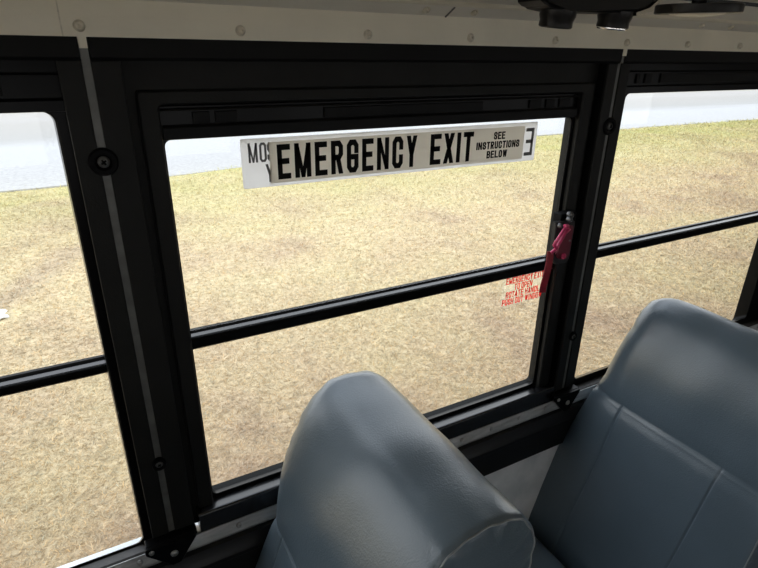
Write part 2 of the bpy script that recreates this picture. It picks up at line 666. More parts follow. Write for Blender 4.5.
bm = bmesh.new()
top = [(x, ground_edge(x)) for x in np.linspace(-25, 70, 380)]
loop = top + [(70, 75), (-25, 75)]
a = [bm.verts.new((x, y, GROUND + 0.020)) for x, y in loop]
b = [bm.verts.new((x, y, GROUND - 0.3)) for x, y in loop]
n = len(loop)
for i in range(n):
    bm.faces.new((a[i], a[(i + 1) % n], b[(i + 1) % n], b[i]))
bm.faces.new(a)
bmesh.ops.triangulate(bm, faces=[f for f in bm.faces if len(f.verts) > 4])
o = obj_m('road', bm, lane_mat())
tag(o, 'pale gravel lane beyond the lawn', 'road', kind='structure')


def gz(x, y):
    return GROUND + 0.010 * np.sin(x * 0.9 + 0.4 * y) + 0.006 * np.sin(1.3 * y - x * 0.5)


def grass_blades(n):
    # density falls off away from the bus; the lawn keeps its own texture beneath
    u = RNG.random(n)
    y = 1.6 * (14.2 / 1.6) ** (u ** 0.85)
    lo, hi = -0.35 * y - 0.3, 2.6 * y + 0.6
    x = lo + (hi - lo) * RNG.random(n) ** 1.15
    edge = np.array([ground_edge(q) for q in np.linspace(-25, 70, 400)])
    ok = y < np.interp(x, np.linspace(-25, 70, 400), edge) + RNG.normal(0, 0.16, n)
    ok &= (x + 0.97) ** 2 + (y - 6.02) ** 2 > 0.17 ** 2
    x, y = x[ok], y[ok]
    n = len(x)
    dist = np.sqrt(x * x + y * y)
    ln = RNG.uniform(0.016, 0.048, n) * (0.72 + 0.10 * dist)
    wd = RNG.uniform(0.0022, 0.0045, n) * (0.62 + 0.20 * dist)
    az = RNG.uniform(0, 2 * np.pi, n)
    tilt = np.radians(RNG.uniform(48, 88, n))
    dx, dy = np.cos(az) * np.sin(tilt), np.sin(az) * np.sin(tilt)
    dz = np.cos(tilt)
    az2 = az + RNG.normal(0, 0.5, n)
    px, py = -np.sin(az), np.cos(az)
    z = gz(x, y) - 0.004 + RNG.uniform(0, 0.012, n)
    co = np.empty((n, 5, 3), np.float32)
    h = ln * 0.55
    mx, my, mz = x + dx * h, y + dy * h, z + dz * h
    h2 = ln * 0.45
    tx, ty, tz = mx + np.cos(az2) * np.sin(tilt * 1.1) * h2, my + np.sin(az2) * np.sin(tilt * 1.1) * h2, mz + np.cos(tilt * 1.1) * h2
    co[:, 0] = np.stack([x - px * wd / 2, y - py * wd / 2, z], 1)
    co[:, 1] = np.stack([x + px * wd / 2, y + py * wd / 2, z], 1)
    co[:, 2] = np.stack([mx + px * wd / 2.4, my + py * wd / 2.4, mz], 1)
    co[:, 3] = np.stack([mx - px * wd / 2.4, my - py * wd / 2.4, mz], 1)
    co[:, 4] = np.stack([tx, ty, tz], 1)
    me = bpy.data.meshes.new('grass')
    me.vertices.add(n * 5)
    me.vertices.foreach_set('co', co.ravel())
    base = (np.arange(n) * 5)[:, None]
    loops = np.concatenate([base + np.array([0, 1, 2, 3]), base + np.array([3, 2, 4])], 1).ravel().astype(np.int32)
    me.loops.add(len(loops))
    me.loops.foreach_set('vertex_index', loops)
    me.polygons.add(n * 2)
    st = np.stack([np.arange(n) * 7, np.arange(n) * 7 + 4], 1).ravel().astype(np.int32)
    me.polygons.foreach_set('loop_start', st)
    me.update(calc_edges=True)
    me.validate()
    v = RNG.uniform(0.70, 1.24, n)
    warm = RNG.normal(0, 0.06, n)
    rgb = np.stack([v * (1 + warm), v, v * (1 - 1.2 * warm), np.ones(n)], 1).astype(np.float32)
    at = me.attributes.new('tint', 'FLOAT_COLOR', 'POINT')
    at.data.foreach_set('color', np.repeat(rgb, 5, 0).ravel())
    me.materials.append(blade_mat())
    ob = bpy.data.objects.new('grass', me)
    COL.objects.link(ob)
    tag(ob, 'short straw coloured grass blades covering the lawn', 'grass', kind='stuff')


grass_blades(480000)

# white scrap on the lawn
bm = bmesh.new()
rs = random.Random(5)
bmesh.ops.create_icosphere(bm, subdivisions=3, radius=1.0)
for v in bm.verts:
    q = v.co
    k = 1 + 0.35 * math.sin(5 * q.x + 2 * q.y) * math.sin(4 * q.z + 1.7 * q.x) + rs.uniform(-0.08, 0.08)
    v.co = Vector((q.x * 0.11 * k, q.y * 0.075 * k, max(q.z, -0.5) * 0.06 * k))
for v in bm.verts:
    v.co += Vector((-0.97, 6.02, GROUND + 0.050))
o = obj_m('paper_scrap', bm, pbr('white_paper', (0.82, 0.84, 0.88), 0.6, var=0.05, var_scale=40), origin=(-0.97, 6.02, GROUND), smooth=60)
tag(o, 'crumpled white scrap lying on the dry lawn', 'scrap')

# ------------------------------------------------------------------ bus shell
X0, X1 = -3.6, 6.2       # ends of the modelled stretch of bus, D units
Z_FLOOR = -2.0           # floor in D units (0 m)

bm = bmesh.new()
box(bm, X0, X1, -2.10, 1.06, Z_FLOOR - 0.08, Z_FLOOR)
o = obj('floor', bm, M_FLOOR)
tag(o, 'dark rubber bus floor', 'floor', kind='structure')

# lower wall: grey panels, with the black band as a part
wall = bmesh.new()
box(wall, X0, X1, 0.99, 1.09, Z_FLOOR, -1.06)
wall_o = obj('wall_right', wall, M_PANEL)
tag(wall_o, 'grey metal lower side wall under the windows', 'wall', kind='structure')
bm = bmesh.new()
extrude_x(bm, [(0.992, -1.198), (0.975, -1.1925), (0.972, -1.108), (0.966, -1.101), (0.966, -1.091), (0.972, -1.083), (0.980, -1.058), (0.992, -1.053)], X0, X1)
obj('kick_band', bm, M_BAND, wall_o, smooth=30)

_scr = {}


def screw(parent, p, r, mat, key, name='screw', dome=0.45, washer=None):
    """domed screw head with a dimple, pointing into the bus; one mesh shared by all of a kind."""
    if key not in _scr:
        bm = bmesh.new()
        if washer:
            prof = [(washer, 0.004), (washer, -0.0), (washer * 0.9, -0.006), (washer * 0.62, -0.008), (washer * 0.5, -0.002)]
            lathe(bm, (0, 0, 0), (0, 1, 0), prof, 24)
        else:
            lathe(bm, (0, 0, 0), (0, 1, 0), [(r, 0.003), (r, 0), (r * 0.9, -r * dome * 0.6), (r * 0.6, -r * dome), (r * 0.32, -r * dome), (r * 0.25, -r * dome * 0.4), (0, -r * dome * 0.4)], 18)
        for v in bm.verts:
            v.co *= D
        bmesh.ops.recalc_face_normals(bm, faces=bm.faces)
        me = bpy.data.meshes.new(name)
        bm.to_mesh(me)
        bm.free()
        me.materials.append(mat)
        me.polygons.foreach_set('use_smooth', [True] * len(me.polygons))
        me.set_sharp_from_angle(angle=math.radians(40))
        _scr[key] = me
    o = bpy.data.objects.new(name, _scr[key])
    COL.objects.link(o)
    base = Vector((0, 0, 0))
    q = parent
    while q is not None:
        base += q.location
        q = q.parent
    o.location = w3(p) - base
    o.parent = parent
    return o


# screws on the black band and the panel joint
for p in ((1.318, 0.972, -1.094),):
    screw(wall_o, p, 0.009, M_CHROME, 'bandscrew')
for z in (-1.232, -1.262, -1.33, -1.40):
    screw(wall_o, (1.262, 0.990, z), 0.007, M_STEEL, 'jointscrew')

# riveted cream band above the windows
SP = 0.2425
bm = bmesh.new()
extrude_x(bm, [(0.985, 0.0143), (1.09, 0.0143), (1.09, 0.064), (0.985, 0.0665), (0.9835, 0.0405)], X0, X1)
cb = obj('trim_1', bm, M_CREAM)
tag(cb, 'cream riveted band above the windows', 'trim', kind='structure')
for k in range(-4, 13):
    x = 0.040 + SP * k
    screw(cb, (x * 0.985, 0.9835, 0.0288), 0.0085, M_SCREW, 'bandrivet', dome=0.8)
for x in (0.015, 1.95):
    bm = bmesh.new()
    box(bm, x, x + 0.002, 0.9822, 0.985, 0.0145, 0.066)
    obj('lap_seam', bm, M_SCREW, cb)

# ceiling: short riveted flange, then the curved roof lining
PROF = [(0.985, 0.066), (0.955, 0.0815), (0.953, 0.086), (0.93, 0.118), (0.88, 0.16), (0.80, 0.205), (0.70, 0.245), (0.5, 0.30), (0.2, 0.35), (-0.2, 0.385), (-0.6, 0.395),
        (-1.0, 0.37), (-1.4, 0.31), (-1.8, 0.20), (-2.05, 0.05), (-2.10, 0.0)]
bm = bmesh.new()
up = [(y * 1.03 + 0.02, z + 0.05) for y, z in PROF]
extrude_x(bm, PROF + up[::-1], X0, X1)
cl = obj('ceiling', bm, M_CREAM2, smooth=25)
tag(cl, 'pale curved bus ceiling', 'ceiling', kind='structure')
bm = bmesh.new()
extrude_x(bm, [(0.957, 0.0845), (0.952, 0.0815), (0.948, 0.0845), (0.948, 0.0895), (0.953, 0.0905)], X0, X1)
obj('edge_bead', bm, M_CREAM, cl)
for x in (0.634, 0.748, 1.49, 1.62, 0.10, -0.02):
    screw(cl, (x, 0.967, 0.0755), 0.0075, M_SCREW, 'ceilscrew', dome=0.95)
bm = bmesh.new()
extrude_x(bm, [(0.987, 0.0655), (0.956, 0.0808), (0.954, 0.0795), (0.984, 0.0638)], 0.690, 0.6925)
obj('panel_joint', bm, M_GREYINK, cl)
bm = bmesh.new()
extrude_x(bm, [(0.918, 0.125), (0.910, 0.120), (0.904, 0.128), (0.912, 0.136)], X0, X1)
obj('ceiling_moulding', bm, M_CHROME, cl, smooth=30)

# black header: three lengths
hdr_prof = [(0.993, 0.0143), (1.09, 0.0143), (1.09, -0.019), (0.998, -0.019), (0.994, -0.014)]
for k, (xa, xb) in enumerate(((X0, 0.034), (0.048, 1.2395), (1.2525, X1))):
    bm = bmesh.new()
    extrude_x(bm, hdr_prof, xa, xb)
    o = obj('trim_%d' % (k + 2), bm, M_HEADER)
    tag(o, ('black header over the left window', 'black header over the emergency exit window', 'black header over the right window')[k], 'trim', kind='structure')

# outer skin above and below the windows
bm = bmesh.new()
box(bm, X0, X1, 1.09, 1.11, -0.10, 0.115)
box(bm, X0, X1, 1.09, 1.11, Z_FLOOR - 0.3, -1.17)
o = obj('wall_outside', bm, M_EXT)
tag(o, 'outer body skin of the bus', 'wall', kind='structure')

# pillars: two charcoal plates with a recessed grey joint strip between
STRIPS = (-1.165, 0.0405, 1.2445, 2.452)


def pillar(num, sx, xl, xr, label):
    root = empty('trim_%d' % num, w3((sx, 1.0, -1.06)), label, 'pillar', kind='structure')
    bm = bmesh.new()
    box(bm, xl + 0.002, xr - 0.002, 1.007, 1.095, -1.06, -0.018)
    obj('pillar_body', bm, M_BLACK, root)
    bm = bmesh.new()
    box(bm, sx - 0.0058, sx + 0.0058, 0.996, 1.0, -0.0185, -0.0016)
    obj('strip_top', bm, M_STRIP, root)
    for a_, b_ in ((xl, sx - 0.0062), (sx + 0.0062, xr)):
        bm = bmesh.new()
        box(bm, a_, b_, 1.0, 1.0075, -1.05, -0.0185, 0.002)
        obj('cover_plate', bm, M_PLATE, root)
    bm = bmesh.new()
    box(bm, sx - 0.0062, sx + 0.0062, 1.0035, 1.007, -1.05, -0.0185)
    obj('joint_strip', bm, M_STRIP, root)
    bm = bmesh.new()
    box(bm, sx - 0.0058, sx + 0.0058, 0.9905, 1.0, -0.0015, 0.0143)
    obj('strip_end', bm, M_CREAM, root)
    for z, wsh, r in ((-0.172, 0.0225, 0.0095), (-0.797, 0.0145, 0.0075)):
        bm = bmesh.new()
        lathe(bm, (sx - 0.001, 1.0, z), (0, -1, 0), [(wsh, -0.003), (wsh, 0.003), (wsh * 0.88, 0.0065), (wsh * 0.6, 0.006), (wsh * 0.5, 0.001), (0, 0.001)], 28)
        bo = obj('cup_washer', bm, M_RUBBER, root, smooth=50)
        bm = bmesh.new()
        lathe(bm, (sx - 0.001, 1.0, z), (0, -1, 0), [(r, 0.0), (r, 0.003), (r * 0.75, 0.0058), (r * 0.4, 0.0063), (r * 0.28, 0.0035), (0, 0.0035)], 20)
        bo2 = obj('bolt', bm, M_BOLT, root, smooth=50)
        bm = bmesh.new()
        for ca in (0.6, 0.6 + math.pi / 2):
            ux, uz = math.cos(ca) * r * 0.5, math.sin(ca) * r * 0.5
            vx, vz = -uz * 0.3, ux * 0.3
            plate(bm, [(sx - 0.001 + a_ * ux + b_ * vx, z + a_ * uz + b_ * vz) for a_, b_ in ((1, 1), (1, -1), (-1, -1), (-1, 1))], 0.9934, 0.9955)
        obj('cross_recess', bm, M_RUBBER, bo2)
    # triangular foot
    bm = bmesh.new()
    plate(bm, [(sx - 0.060, -0.990), (sx + 0.046, -0.990), (sx + 0.046, -1.000), (sx + 0.008, -1.056), (sx - 0.012, -1.058), (sx - 0.060, -1.006)], 0.972, 0.983)
    bmesh.ops.bevel(bm, geom=bm.edges[:], offset=0.002, segments=1, affect='EDGES')
    ft = obj('foot_plate', bm, M_BLACK2, root)
    bm = bmesh.new()
    box(bm, sx - 0.058, sx + 0.050, 0.980, 1.004, -1.002, -0.989, 0.002)
    obj('foot_web', bm, M_BLACK2, ft)
    for dx, z, r in ((-0.004, -1.024, 0.0085), (-0.048, -1.000, 0.006)):
        screw(ft, (sx + dx, 0.972, z), r, M_STEEL, 'foot%g' % r, dome=0.5)
    return root


pillar(5, STRIPS[1], 0.0, 0.089, 'black window pillar left of the emergency exit window')
pillar(6, STRIPS[2], 1.205, 1.287, 'black window pillar right of the emergency exit window')
pillar(7, STRIPS[3], 2.412, 2.50, 'black window pillar at the right edge')
pillar(8, STRIPS[0], -1.21, -1.115, 'black window pillar beyond the left window')

# sill: scuffed aluminium rail with screws
sill = bmesh.new()
extrude_x(sill, [(1.04, -1.036), (1.0, -1.017), (0.992, -1.016), (0.985, -1.040), (0.984, -1.044), (0.988, -1.052), (1.04, -1.056)], X0, X1)
so = obj('trim_9', sill, M_ALU)
tag(so, 'scuffed aluminium sill rail below the windows', 'trim', kind='structure')
for k in range(-14, 40):
    x = 0.075 + 0.1085 * k
    if any(abs(x - s) < 0.045 for s in STRIPS):
        continue
    screw(so, (x, 0.9875, -1.030), 0.0065, M_STEEL, 'sillscrew', dome=0.5)

# ------------------------------------------------------------------ windows
GY = 1.052           # glass plane


def pane(name, x0, x1, z0, z1, parent, y=GY, r=0.012):
    bm = bmesh.new()
    plate(bm, rrect(x0, x1, z0, z1, r), y, y + 0.005)
    return obj(name, bm, M_GLASS, parent)


def midrail(x0, x1, zt, zb, parent):
    """inner ledge nearly level: it catches the sky through the upper pane."""
    bm = bmesh.new()
    extrude_x(bm, [(1.066, zt + 0.002), (1.058, zt + 0.002), (1.057, zt - 0.0022), (1.038, zt - 0.0030), (1.033, zt - 0.0055), (1.030, zt - 0.010), (1.030, zb + 0.004), (1.034, zb), (1.066, zb)], x0, x1)
    mr_ = obj('mid_rail', bm, M_BLACK2, parent, smooth=20)
    bm = bmesh.new()
    extrude_x(bm, [(1.0505, zt - 0.0022), (1.0375, zt - 0.0026), (1.0345, zt - 0.0042), (1.036, zt - 0.006), (1.0505, zt - 0.0035)], x0, x1)
    obj('ledge', bm, M_RAIL, mr_, smooth=20)
    return mr_


def slots(x0, x1, zt, zb, y, parent, mirror_ends=True):
    """latch strip in the top rail: recessed channel with sliding catches near both ends."""
    bm = bmesh.new()
    box(bm, x0, x1, y + 0.004, y + 0.02, zb, zt)
    ch = obj('latch_channel', bm, M_RUBBER, parent)
    w = x1 - x0
    zm = (zt + zb) / 2
    h = (zt - zb) * 0.42
    for a_, b_ in ((0.045, 0.075), (0.085, 0.125), (0.30, 0.70), (0.845, 0.885), (0.90, 0.93), (0.945, 0.985)) if mirror_ends else ((0.02, 0.035), (0.055, 0.085), (0.12, 0.7), (0.9, 0.94)):
        bm = bmesh.new()
        box(bm, x0 + w * a_, x0 + w * b_, y - 0.001, y + 0.006, zm - h, zm + h, 0.001)
        obj('catch', bm, M_BLACK, ch)
    return ch


# window 2: the emergency exit window (push-out) in its own nested frame
w2 = empty('window_2', w3((0.6425, 1.02, -1.0)), 'emergency exit window between the two pillars', 'window', kind='structure')
# recessed surround panel
bm = bmesh.new()
ring(bm, [(rrect(0.086, 1.209, -1.02, -0.012, 0.002), 1.075), (rrect(0.086, 1.209, -1.02, -0.012, 0.002), 1.0315),
          (rrect(0.120, 1.165, -0.985, -0.080, 0.01), 1.0315), (rrect(0.120, 1.165, -0.985, -0.080, 0.01), 1.075)])
obj('surround_panel', bm, M_PLATE, w2)
# outer frame
obj('outer_frame', frame_bm((0.106, 1.189, -1.04, -0.0655), (0.1390, 1.1510, -0.974, -0.0885), (0.1395, 1.1560, -0.965, -0.0905), 1.018, 1.072, ro=0.005, rf=0.007, rb=0.012, lip=0.003), M_PLATE, w2, smooth=30)
# inner sash with top rail
obj('sash', frame_bm((0.1385, 1.1750, -0.978, -0.0905), (0.1425, 1.1440, -0.9610, -0.1490), (0.1440, 1.1690, -0.9710, -0.1530), 1.036, 1.066, ro=0.004, rf=0.012, rb=0.014, lip=0.002), M_BLACK2, w2, smooth=30)
bm = bmesh.new()
extrude_x(bm, [(1.04, -0.0960), (1.026, -0.0960), (1.024, -0.0990), (1.04, -0.1005)], 0.142, 1.147)
obj('rail_lip', bm, M_PLATE, w2)
bm = bmesh.new()
extrude_x(bm, [(1.04, -0.1235), (1.030, -0.1235), (1.027, -0.1280), (1.027, -0.1470), (1.04, -0.1495)], 0.142, 1.147)
obj('pull_rail', bm, M_BLACK, w2, smooth=20)
slots(0.150, 1.140, -0.1005, -0.1235, 1.0325, w2)
midrail(0.141, 1.150, -0.5385, -0.5690, w2)
pane('upper_pane', 0.138, 1.160, -0.535, -0.125, w2, GY)
pane('lower_pane', 0.138, 1.160, -0.9765, -0.555, w2, GY + 0.006)
# sill ledge of the emergency window: rounded black nose
bm = bmesh.new()
nose = [(1.045, -0.972), (1.012, -0.968)] + [(1.002 + 0.007 * math.cos(math.radians(a_)) , -0.972 + 0.006 * math.sin(math.radians(a_))) for a_ in (60, 90, 120, 150, 180)] + [(0.9945, -1.016), (1.045, -1.03)]
extrude_x(bm, nose, 0.100, 1.196)
obj('bottom_rail', bm, M_RAIL, w2, smooth=35)


def side_window(num, x0, x1, zbot, xa, xb, label, rail_top, rail_bot):
    r_ = empty('window_%d' % num, w3(((x0 + x1) / 2, 1.03, -1.03)), label, 'window', kind='structure')
    obj('frame', frame_bm((xa, xb, -1.075, -0.016), (x0 - 0.003, x1 + 0.003, zbot * 1.022 - (0.0115 if num == 3 else 0.004), -0.0940), (x0, x1, zbot * 1.068, -0.0965), 1.022, 1.068, ro=0.003, rf=0.016, rb=0.018, lip=0.003), M_BLACK2, r_, smooth=30)
    bm = bmesh.new()
    extrude_x(bm, [(1.03, -0.0370), (1.014, -0.0370), (1.012, -0.0395), (1.03, -0.0410)], xa, xb)
    obj('rail_lip', bm, M_HEADER, r_)
    slots(x0, x1, -0.0420, -0.0710, 1.0185, r_, False)
    bm = bmesh.new()
    extrude_x(bm, [(1.03, -0.0735), (1.016, -0.0735), (1.013, -0.0770), (1.013, -0.0925), (1.03, -0.0945)], xa, xb)
    obj('pull_rail', bm, M_BLACK2, r_, smooth=20)
    midrail(x0 - 0.002, x1 + 0.002, rail_top, rail_bot, r_)
    pane('upper_pane', x0 - 0.006, x1 + 0.006, -0.545, -0.080, r_, GY, 0.02)
    pane('lower_pane', x0 - 0.006, x1 + 0.006, zbot * 1.068 - 0.006, -0.560, r_, GY + 0.006, 0.02)
    bm = bmesh.new()
    extrude_x(bm, [(1.03, min(-1.0155, zbot * 1.022 - 0.008)), (1.012, -1.0150), (0.999, -1.0140), (0.994, -1.016), (1.03, -1.05)], xa + 0.002, xb - 0.002)
    obj('ledge', bm, pbr('worn_ledge', (0.035, 0.030, 0.026), 0.45, var=0.5, var_scale=40), r_, smooth=20)
    if num == 3:
        r = -zbot
        bm = bmesh.new()
        extrude_x(bm, [(1.066, -r * 1.066 - 0.0005), (1.040, -(r + 0.0075) * 1.040), (1.040, -(r + 0.014) * 1.040), (1.066, -(r + 0.014) * 1.066)], x0, x1)
        obj('bottom_channel', bm, M_EXT, r_)
    return r_


side_window(1, -0.985, -0.0205, -0.985, -1.117, 0.003, 'left bus window with a bare pane view of the lane', -0.5545, -0.5765)
side_window(3, 1.322, 2.310, -0.9585, 1.284, 2.414, 'right bus window behind the right seat', -0.5385, -0.5690)

bm = bmesh.new()
box(bm, -0.84, -0.75, 0.30, 0.955, Z_FLOOR, -0.60, 0.02)  # unseen block, added to keep light off the seat fronts
o = obj('wall_light_barrier', bm, M_OPP)
tag(o, 'added light barrier ahead of the seat rows, out of view', 'barrier', kind='structure')

# far side of the bus: wall with open window bays (behind the camera)
bm = bmesh.new()
box(bm, X0, X1, -2.12, -2.06, Z_FLOOR, -0.72)
box(bm, X0, X1, -2.12, -2.06, -0.22, 0.05)
for s in (-3.5, -2.4, -1.165, 0.04, 1.245, 2.45, 3.65, 4.85, 6.1):
    box(bm, s - 0.20, s + 0.20, -2.12, -2.06, -0.72, -0.22)
o = obj('wall_left', bm, M_OPP)
tag(o, 'far side wall of the bus with window bays', 'wall', kind='structure')
for nm, xa in (('wall_front', X0), ('wall_back', X1 - 0.05)):
    bm = bmesh.new()
    if nm == 'wall_front':       # windscreen bay
        box(bm, xa, xa + 0.05, -2.06, 0.99, Z_FLOOR, -0.90)
        box(bm, xa, xa + 0.05, -2.06, 0.99, 0.02, 0.37)
    else:
        box(bm, xa, xa + 0.05, -2.06, 0.99, Z_FLOOR, 0.37)
    o = obj(nm, bm, M_OPP)
    tag(o, 'end wall of the bus', 'wall', kind='structure')

# ------------------------------------------------------------------ lettering (own condensed block glyphs)
GL = {
    'A': [[(0, 0), (.5, 1)], [(.5, 1), (1, 0)], [(.2, .25), (.8, .25)]], 'B': [[(0, 0), (0, 1), (.75, 1), (1, .88), (1, .64), (.8, .52), (0, .52)], [(.8, .52), (1, .4), (1, .12), (.75, 0), (0, 0)]],
    'C': [[(1, .7), (1, .88), (.75, 1), (.25, 1), (0, .88), (0, .12), (.25, 0), (.75, 0), (1, .12), (1, .32)]],
    'D': [[(0, 0), (0, 1), (.7, 1), (1, .85), (1, .15), (.7, 0), (0, 0)]], 'E': [[(1, 1), (0, 1), (0, 0), (1, 0)], [(0, .52), (.85, .52)]],
    'G': [[(1, .7), (1, .88), (.75, 1), (.25, 1), (0, .88), (0, .12), (.25, 0), (.75, 0), (1, .12), (1, .48), (.55, .48)]],
    'H': [[(0, 0), (0, 1)], [(1, 0), (1, 1)], [(0, .5), (1, .5)]], 'I': [[(.5, 0), (.5, 1)]], 'L': [[(0, 1), (0, 0), (1, 0)]],
    'M': [[(0, 0), (0, 1)], [(0, 1), (.5, 0)], [(.5, 0), (1, 1)], [(1, 0), (1, 1)]], 'N': [[(0, 0), (0, 1)], [(0, 1), (1, 0)], [(1, 0), (1, 1)]],
    'O': [[(.25, 0), (0, .12), (0, .88), (.25, 1), (.75, 1), (1, .88), (1, .12), (.75, 0), (.25, 0)]],
    'P': [[(0, 0), (0, 1), (.75, 1), (1, .88), (1, .58), (.75, .46), (0, .46)]], 'R': [[(0, 0), (0, 1), (.75, 1), (1, .88), (1, .62), (.75, .5), (0, .5)], [(.6, .5), (1, 0)]],
    'S': [[(1, .72), (1, .88), (.75, 1), (.25, 1), (0, .88), (0, .66), (.2, .55), (.8, .45), (1, .34), (1, .12), (.75, 0), (.25, 0), (0, .12), (0, .28)]],
    'T': [[(0, 1), (1, 1)], [(.5, 0), (.5, 1)]], 'U': [[(0, 1), (0, .12), (.25, 0), (.75, 0), (1, .12), (1, 1)]], 'V': [[(0, 1), (.5, 0)], [(.5, 0), (1, 1)]],
    'W': [[(0, 1), (.25, 0)], [(.25, 0), (.5, 1)], [(.5, 1), (.75, 0)], [(.75, 0), (1, 1)]], 'X': [[(0, 0), (1, 1)], [(0, 1), (1, 0)]], 'Y': [[(0, 1), (.5, .40)], [(.5, .40), (1, 1)], [(.5, .46), (.5, 0)]],
}
WIDE = {'M': 1.28, 'W': 1.35, 'I': 0.36, 'N': 1.08}


def text_bm(bm, text, x0, z0, h, y, w=None, tv=0.2, th=0.13, gap=0.22, space=0.5, total=None, slant=0.0, up=0.0, mirror=False, thick=0.0008):
    """text (x to the right, z up) as solid strokes; tv/th: stem and bar weight relative to width/height; total: fit width."""
    units = 0
    adv = []
    for c in text:
        if c == ' ':
            adv.append(space)
        else:
            adv.append(WIDE.get(c, 1.0) + gap)
        units += adv[-1]
    units -= gap
    cw = (total / units) if total else w
    x = x0
    for c, a_ in zip(text, adv):
        if c != ' ':
            gw = WIDE.get(c, 1.0) * cw
            sv = tv * cw
            sh = th * h
            for st in GL[c]:
                if len(st) == 2 and abs(st[0][1] - st[1][1]) > 0.2:
                    # straight stem or diagonal cut level at both ends
                    dv = sv * (1.0 if abs(st[0][0] - st[1][0]) < 0.05 else (0.8 if c in 'MNW' else 1.04))
                    cor = []
                    for (u_, v_), sg in ((st[0], -1), (st[0], 1), (st[1], 1), (st[1], -1)):
                        px = sv / 2 + u_ * (gw - sv) + sg * dv / 2
                        px = min(gw, max(0, px))
                        pz = v_ * h
                        if mirror:
                            px = gw - px
                        cor.append((x + px + slant * pz, z0 + pz))
                    fa = [bm.verts.new((cx_, y, cz_)) for cx_, cz_ in cor]
                    ba = [bm.verts.new((cx_, y + thick, cz_)) for cx_, cz_ in cor]
                    bm.faces.new(fa)
                    bm.faces.new(ba[::-1])
                    for i in range(4):
                        j = (i + 1) % 4
                        bm.faces.new((fa[i], ba[i], ba[j], fa[j]))
                    continue
                pts = [Vector((sv / 2 + p[0] * (gw - sv), sh / 2 + p[1] * (h - sh))) for p in st]
                if mirror:
                    pts = [Vector((gw - p.x, p.y)) for p in pts]
                # elliptical pen: mitred ribbon in a space where pen is round
                q = [Vector((p.x / sv, p.y / sh)) for p in pts]
                closed = (q[0] - q[-1]).length < 1e-6
                if closed:
                    q = q[:-1]
                m_ = len(q)
                L_, R_ = [], []
                for i in range(m_):
                    pr = q[i - 1] if (closed or i > 0) else None
                    nx = q[(i + 1) % m_] if (closed or i < m_ - 1) else None
                    t1 = (q[i] - pr).normalized() if pr is not None else None
                    t2 = (nx - q[i]).normalized() if nx is not None else None
                    t1 = t1 or t2
                    t2 = t2 or t1
                    n1, n2 = Vector((-t1.y, t1.x)), Vector((-t2.y, t2.x))
                    mt = (n1 + n2)
                    mt = mt / max(0.4, mt.length_squared / 2) if mt.length > 1e-6 else n1
                    ctr = q[i]
                    if pr is None:
                        ctr = q[i] - t2 * 0.5
                    if nx is None:
                        ctr = q[i] + t1 * 0.5
                    L_.append(ctr + mt * 0.5)
                    R_.append(ctr - mt * 0.5)

                def put(v, yy):
                    px, pz = v.x * sv, v.y * sh
                    px = px + slant * pz
                    X = x + px
                    return bm.verts.new((X, yy, z0 + pz + up * (X - x0)))
                fl = [put(v, y) for v in L_]
                fr = [put(v, y) for v in R_]
                bl = [put(v, y + thick) for v in L_]
                br = [put(v, y + thick) for v in R_]
                for i in range(m_ if closed else m_ - 1):
                    j = (i + 1) % m_
                    bm.faces.new((fl[i], fl[j], fr[j], fr[i]))
                    bm.faces.new((bl[i], br[i], br[j], bl[j]))
                    bm.faces.new((fl[i], bl[i], bl[j], fl[j]))
                    bm.faces.new((fr[i], fr[j], br[j], br[i]))
                if not closed:
                    bm.faces.new((fl[0], fr[0], br[0], bl[0]))
                    bm.faces.new((fl[-1], bl[-1], br[-1], fr[-1]))
        x += a_ * cw
    return bm


SY = GY - 0.0015      # inner face of the film on the upper pane


def S(x, z):
    return x * GY, z * GY


# white decal underneath
wd = empty('white_decal', w3((0.66, GY, -0.25)), 'wider white decal on the glass, mostly covered by the grey exit label', 'sticker')
bm = bmesh.new()
x0, z1 = S(0.2655, -0.1490)
x1, z0 = S(0.9885, -0.2400)
plate(bm, rrect(x0, x1, z0, z1, 0.004), SY, SY + 0.001)
obj('film', bm, M_WFILM, wd)
bm = bmesh.new()
text_bm(bm, 'MO', *S(0.2790, -0.1925), 0.0355 * GY, SY - 0.0008, w=0.0142, tv=0.29, th=0.12, gap=0.28)
text_bm(bm, 'S', *S(0.3150, -0.1925), 0.0355 * GY, SY - 0.0008, w=0.0142, tv=0.29, th=0.12)
text_bm(bm, 'Y', *S(0.3100, -0.2310), 0.0340 * GY, SY - 0.0008, w=0.0165, tv=0.29, th=0.12)
cut_x = 0.3205 * GY          # the grey label covers the rest
bmesh.ops.bisect_plane(bm, geom=bm.verts[:] + bm.edges[:] + bm.faces[:], plane_co=(cut_x, 0, 0), plane_no=(1, 0, 0), clear_outer=True)
obj('faded_lettering', bm, M_GREYINK, wd)
bm = bmesh.new()
text_bm(bm, 'E', *S(0.9535, -0.2275), 0.0650 * GY, SY - 0.0008, w=0.0265, tv=0.28, th=0.125, mirror=True)
obj('reversed_letter', bm, M_GREYINK, wd)

